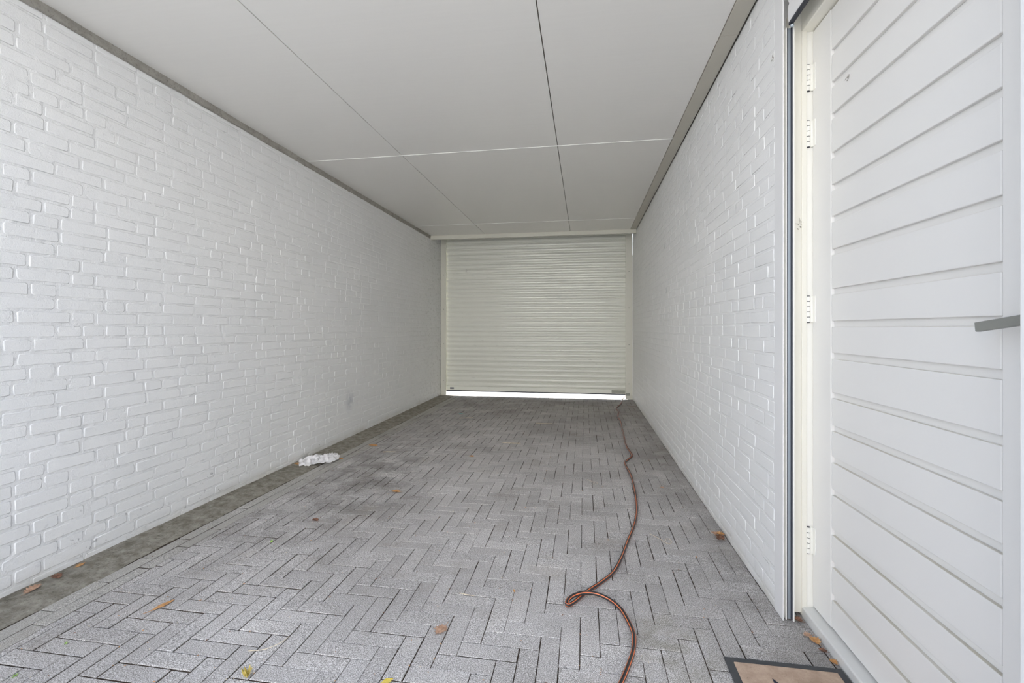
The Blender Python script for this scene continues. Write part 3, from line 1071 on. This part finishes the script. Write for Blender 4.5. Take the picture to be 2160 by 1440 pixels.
leaf('plastic_scrap', -1.66, 6.02, math.radians(70), 0.09, 1.2, LAN, M['teal'], 'small teal plastic scrap on the far floor to the left', 0.3, 0.004, 16, stem=False)['category'] = 'scrap'
# clump of old leaves against the right wall: five single leaves
for i, (dx, dy, a, L, mt, lb) in enumerate(((-0.02, 0.0, 20, 0.070, 'leaf_brown', 'largest dark brown leaf of the clump at the foot of the right wall'),
                                        (-0.012, 0.035, 80, 0.060, 'leaf_orange', 'tan leaf on the far side of the clump at the right wall'),
                                        (-0.03, -0.035, 140, 0.055, 'leaf_brown', 'brown leaf on the near side of the clump at the right wall'),
                                        (-0.045, 0.02, 200, 0.045, 'leaf_tan', 'small tan leaf on the open side of the clump at the right wall'))):
    leaf('dry_leaf', 0.763 + dx, 2.680 + dy, math.radians(a), L, 0.9, OAK, M[mt], lb, 0.5, 0.006 + 0.004 * i, 30 + i, 'leaf clump at the right wall')
for i, (x, y, a, L, mt, lb) in enumerate(((0.848, 1.853, 10, 0.045, 'leaf_orange', 'crumpled orange leaf bit against the door threshold'),
                                          (0.835, 1.880, 100, 0.035, 'leaf_tan', 'pale leaf bit beside the orange one at the door threshold'),
                                          (0.850, 1.80, 60, 0.030, 'leaf_brown', 'brown leaf bit at the threshold, near side of the orange one'),
                                          (0.840, 1.975, 40, 0.040, 'leaf_brown', 'brown leaf bit in the corner below the door jamb'),
                                          (0.858, 1.745, 30, 0.030, 'leaf_orange', 'small orange leaf bit between doormat and threshold'))):
    leaf('leaf_bit', x, y, math.radians(a), L, 1.1, OAK, M[mt], lb, 0.45, 0.006, 50 + i, 'leaf bits along the door threshold')


def straw(name, pts, r, mat, label, cat='straw'):
    o = tube(name, catmull([Vector(p) for p in pts], 0.004), r, [mat], 6)
    return tag(o, label, cat)


def curlpts(x, y, R, ang):
    p = []
    for i in range(15):
        a = ang + i * 0.52
        rr = R * (1 - 0.022 * i)
        p.append((x + rr * math.cos(a), y + 1.6 * rr * math.sin(a), 0.004 + 0.0006 * i))
    return [(p[0][0] - 0.07, p[0][1] + 0.07, 0.004), (p[0][0] - 0.03, p[0][1] + 0.02, 0.004)] + p[2:]


straw('curled_straw', curlpts(0.452, 2.59, 0.019, math.radians(150)), 0.0013, M['twig'], 'curled pale straw right of the hose near the right wall')
straw('curled_straw', curlpts(0.081, 3.47, 0.016, math.radians(60)), 0.0013, M['twig'], 'curled pale straw left of the hose halfway down the floor')
straw('white_straw', [(-0.545, 1.945, .004), (-0.51, 1.936, .005), (-0.475, 1.935, .004)], 0.0016, M['twig'], 'short straight whitish straw in the foreground left of the hose loop')
straw('bent_straw', [(-1.105, 1.57, .004), (-1.11, 1.53, .007), (-1.145, 1.49, .006), (-1.20, 1.475, .004)], 0.0013, M['twig'], 'bent pale straw on the pavers in the left foreground')
straw('long_straw', [(-0.83, 4.57, .004), (-0.74, 4.565, .004), (-0.64, 4.568, .004)], 0.003, M['twig'], 'long straight straw lying across the middle of the far floor')
straw('long_straw', [(-0.59, 5.58, .004), (-0.50, 5.572, .004), (-0.39, 5.575, .004)], 0.003, M['twig'], 'straight straw on the far floor, beyond the long one')
straw('short_straw', [(-1.88, 4.05, .004), (-1.83, 4.066, .004), (-1.76, 4.07, .004)], 0.0025, M['twig'], 'short yellowish straw on the floor right of the white cloth')
straw('short_straw', [(-1.60, 5.72, .004), (-1.52, 5.76, .004), (-1.44, 5.80, .004)], 0.003, M['twig'], 'short pale straw near the teal scrap on the far floor')


def sprig(x, y, h, n, mat, label, name, cat, spread=0.5, seed=0):
    rs = random.Random(seed)
    v, f = [], []
    for i in range(n):
        a = rs.uniform(0, 6.28)
        t = rs.uniform(0.2, 1.0) * spread
        L = h * rs.uniform(0.5, 1.0)
        w = h * 0.11
        b = Vector((x + rs.uniform(-.15, .15) * h, y + rs.uniform(-.15, .15) * h, 0.0))
        d = Vector((math.cos(a) * math.sin(t), math.sin(a) * math.sin(t), math.cos(t)))
        s_ = Vector((-math.sin(a), math.cos(a), 0)) * w
        n_ = d.cross(s_).normalized() * w * 0.4
        o = len(v)
        v += [b + n_, b + s_ * 0.4 - n_, b - s_ * 0.4 - n_, b + d * L * 0.6 + s_, b + d * L * 0.6 - s_, b + d * L * 0.6 + n_, b + d * L]
        f += [[o, o + 1, o + 3, o + 5], [o, o + 5, o + 4, o + 2], [o + 1, o + 2, o + 4, o + 3], [o + 3, o + 6, o + 5], [o + 5, o + 6, o + 4], [o + 4, o + 6, o + 3]]
    ob = mk(name, v, f, mat)
    return tag(ob, label, cat)


sprig(-1.122, 1.373, 0.035, 16, M['moss_yellow'], 'yellowish moss sprig in a joint at the bottom edge', 'moss_sprig', 'plant', 0.9, 1)
sprig(-1.900, 1.405, 0.012, 9, M['leaf_green'], 'tiny green weed seedling in a joint at the left foreground', 'weed_seedling', 'plant', 1.2, 2)
sprig(-1.891, 1.246, 0.016, 9, M['leaf_green'], 'small green weed in the bottom left corner', 'weed_seedling', 'plant', 1.2, 3)
sprig(-1.691, 2.252, 0.016, 9, M['leaf_green'], 'tiny yellow green weed between pavers below the left wall', 'weed_seedling', 'plant', 1.2, 4)


def webclump(name, p, axis, size, label, seed):
    """small tuft of dusty web fibres stuck to a surface; axis = the surface normal"""
    rs = random.Random(seed)
    v, f = [], []
    ax = Vector(axis).normalized()
    t1 = Vector((0, 0, 1))
    t2 = ax.cross(t1).normalized()
    for i in range(11):
        fibre = i < 4
        a = rs.uniform(0, 6.28)
        L = size * (rs.uniform(0.5, 1.0) if fibre else rs.uniform(0.10, 0.28))
        d = t2 * math.cos(a) + t1 * math.sin(a) + ax * rs.uniform(0.0, 0.15)
        s_ = d.cross(ax).normalized() * size * (0.012 if fibre else rs.uniform(0.05, 0.10))
        b = Vector(p) + ax * 0.001
        if not fibre:
            b += (t2 * rs.gauss(0, 0.18) + t1 * rs.gauss(0, 0.30)) * size
        o = len(v)
        v += [b + s_, b - s_, b + d * L, b + d * L * 0.5 + ax * size * 0.10]
        f += [[o, o + 1, o + 3], [o + 1, o + 2, o + 3], [o + 2, o, o + 3], [o, o + 2, o + 1]]
    ob = mk(name, v, f, M['cob'])
    return tag(ob, label, 'cobweb')


webclump('cobweb_tuft', (-2.02, YS - 0.014, 2.155), (0, -1, 0), 0.05, 'small brown cobweb tuft on the upper left of the far shutter', 1)
webclump('cobweb_tuft', (DX, 1.765, 2.055), (-1, 0, 0), 0.022, 'small brown cobweb tuft on the upper boards of the side door', 2)
webclump('cobweb_tuft', (0.866, 2.0155, 1.595), (0, -1, 0), 0.028, 'dark cobweb tuft on the cream door jamb above eye level', 3)
webclump('cobweb_tuft', (0.780, 2.052, 2.30), (-1, 0, 0), 0.022, 'dusty cobweb tuft on the corner trim near the top of the right wall', 4)

# leaf crumbs and grit swept into the paver joints: too many and too small to count
cr = random.Random(77)
cv, cf, cm = [], [], []
for i in range(520):
    Yc = 1.25 + 5.9 * cr.random() ** 1.7
    Xc = cr.uniform(-2.2, 0.75)
    if cr.random() < 0.7:       # most lie in a joint line
        if cr.random() < 0.5:
            Yc = HY_ + round((Yc - HY_) / U) * U
        else:
            Xc = HX + round((Xc - HX) / U) * U
    if 0.45 < Xc and 1.05 < Yc < 1.75:
        continue
    r_ = cr.uniform(0.0012, 0.0034)
    a_ = cr.uniform(0, 6.28)
    k_ = cr.uniform(1.0, 2.6)
    o_ = len(cv)
    for q_ in range(4):
        b_ = a_ + q_ * math.pi / 2
        l_ = r_ * (k_ if q_ % 2 == 0 else 0.6)
        cv.append((Xc + l_ * math.cos(b_), Yc + l_ * math.sin(b_), 0.0005))
    cv.append((Xc, Yc, 0.0008 + r_ * 0.8))
    cf += [[o_ + q_, o_ + (q_ + 1) % 4, o_ + 4] for q_ in range(4)] + [[o_ + 3, o_ + 2, o_ + 1, o_]]
    cm += [cr.choice((0, 0, 1, 1, 2, 3))] * 5
crumbs = mk('leaf_crumbs', cv, cf, None, floor, slots=[M['leaf_brown'], M['leaf_orange'], M['leaf_tan'], M['twig']], fmat=cm)
tag(crumbs, 'scattered brown leaf crumbs and grit in the joints', kind='stuff')
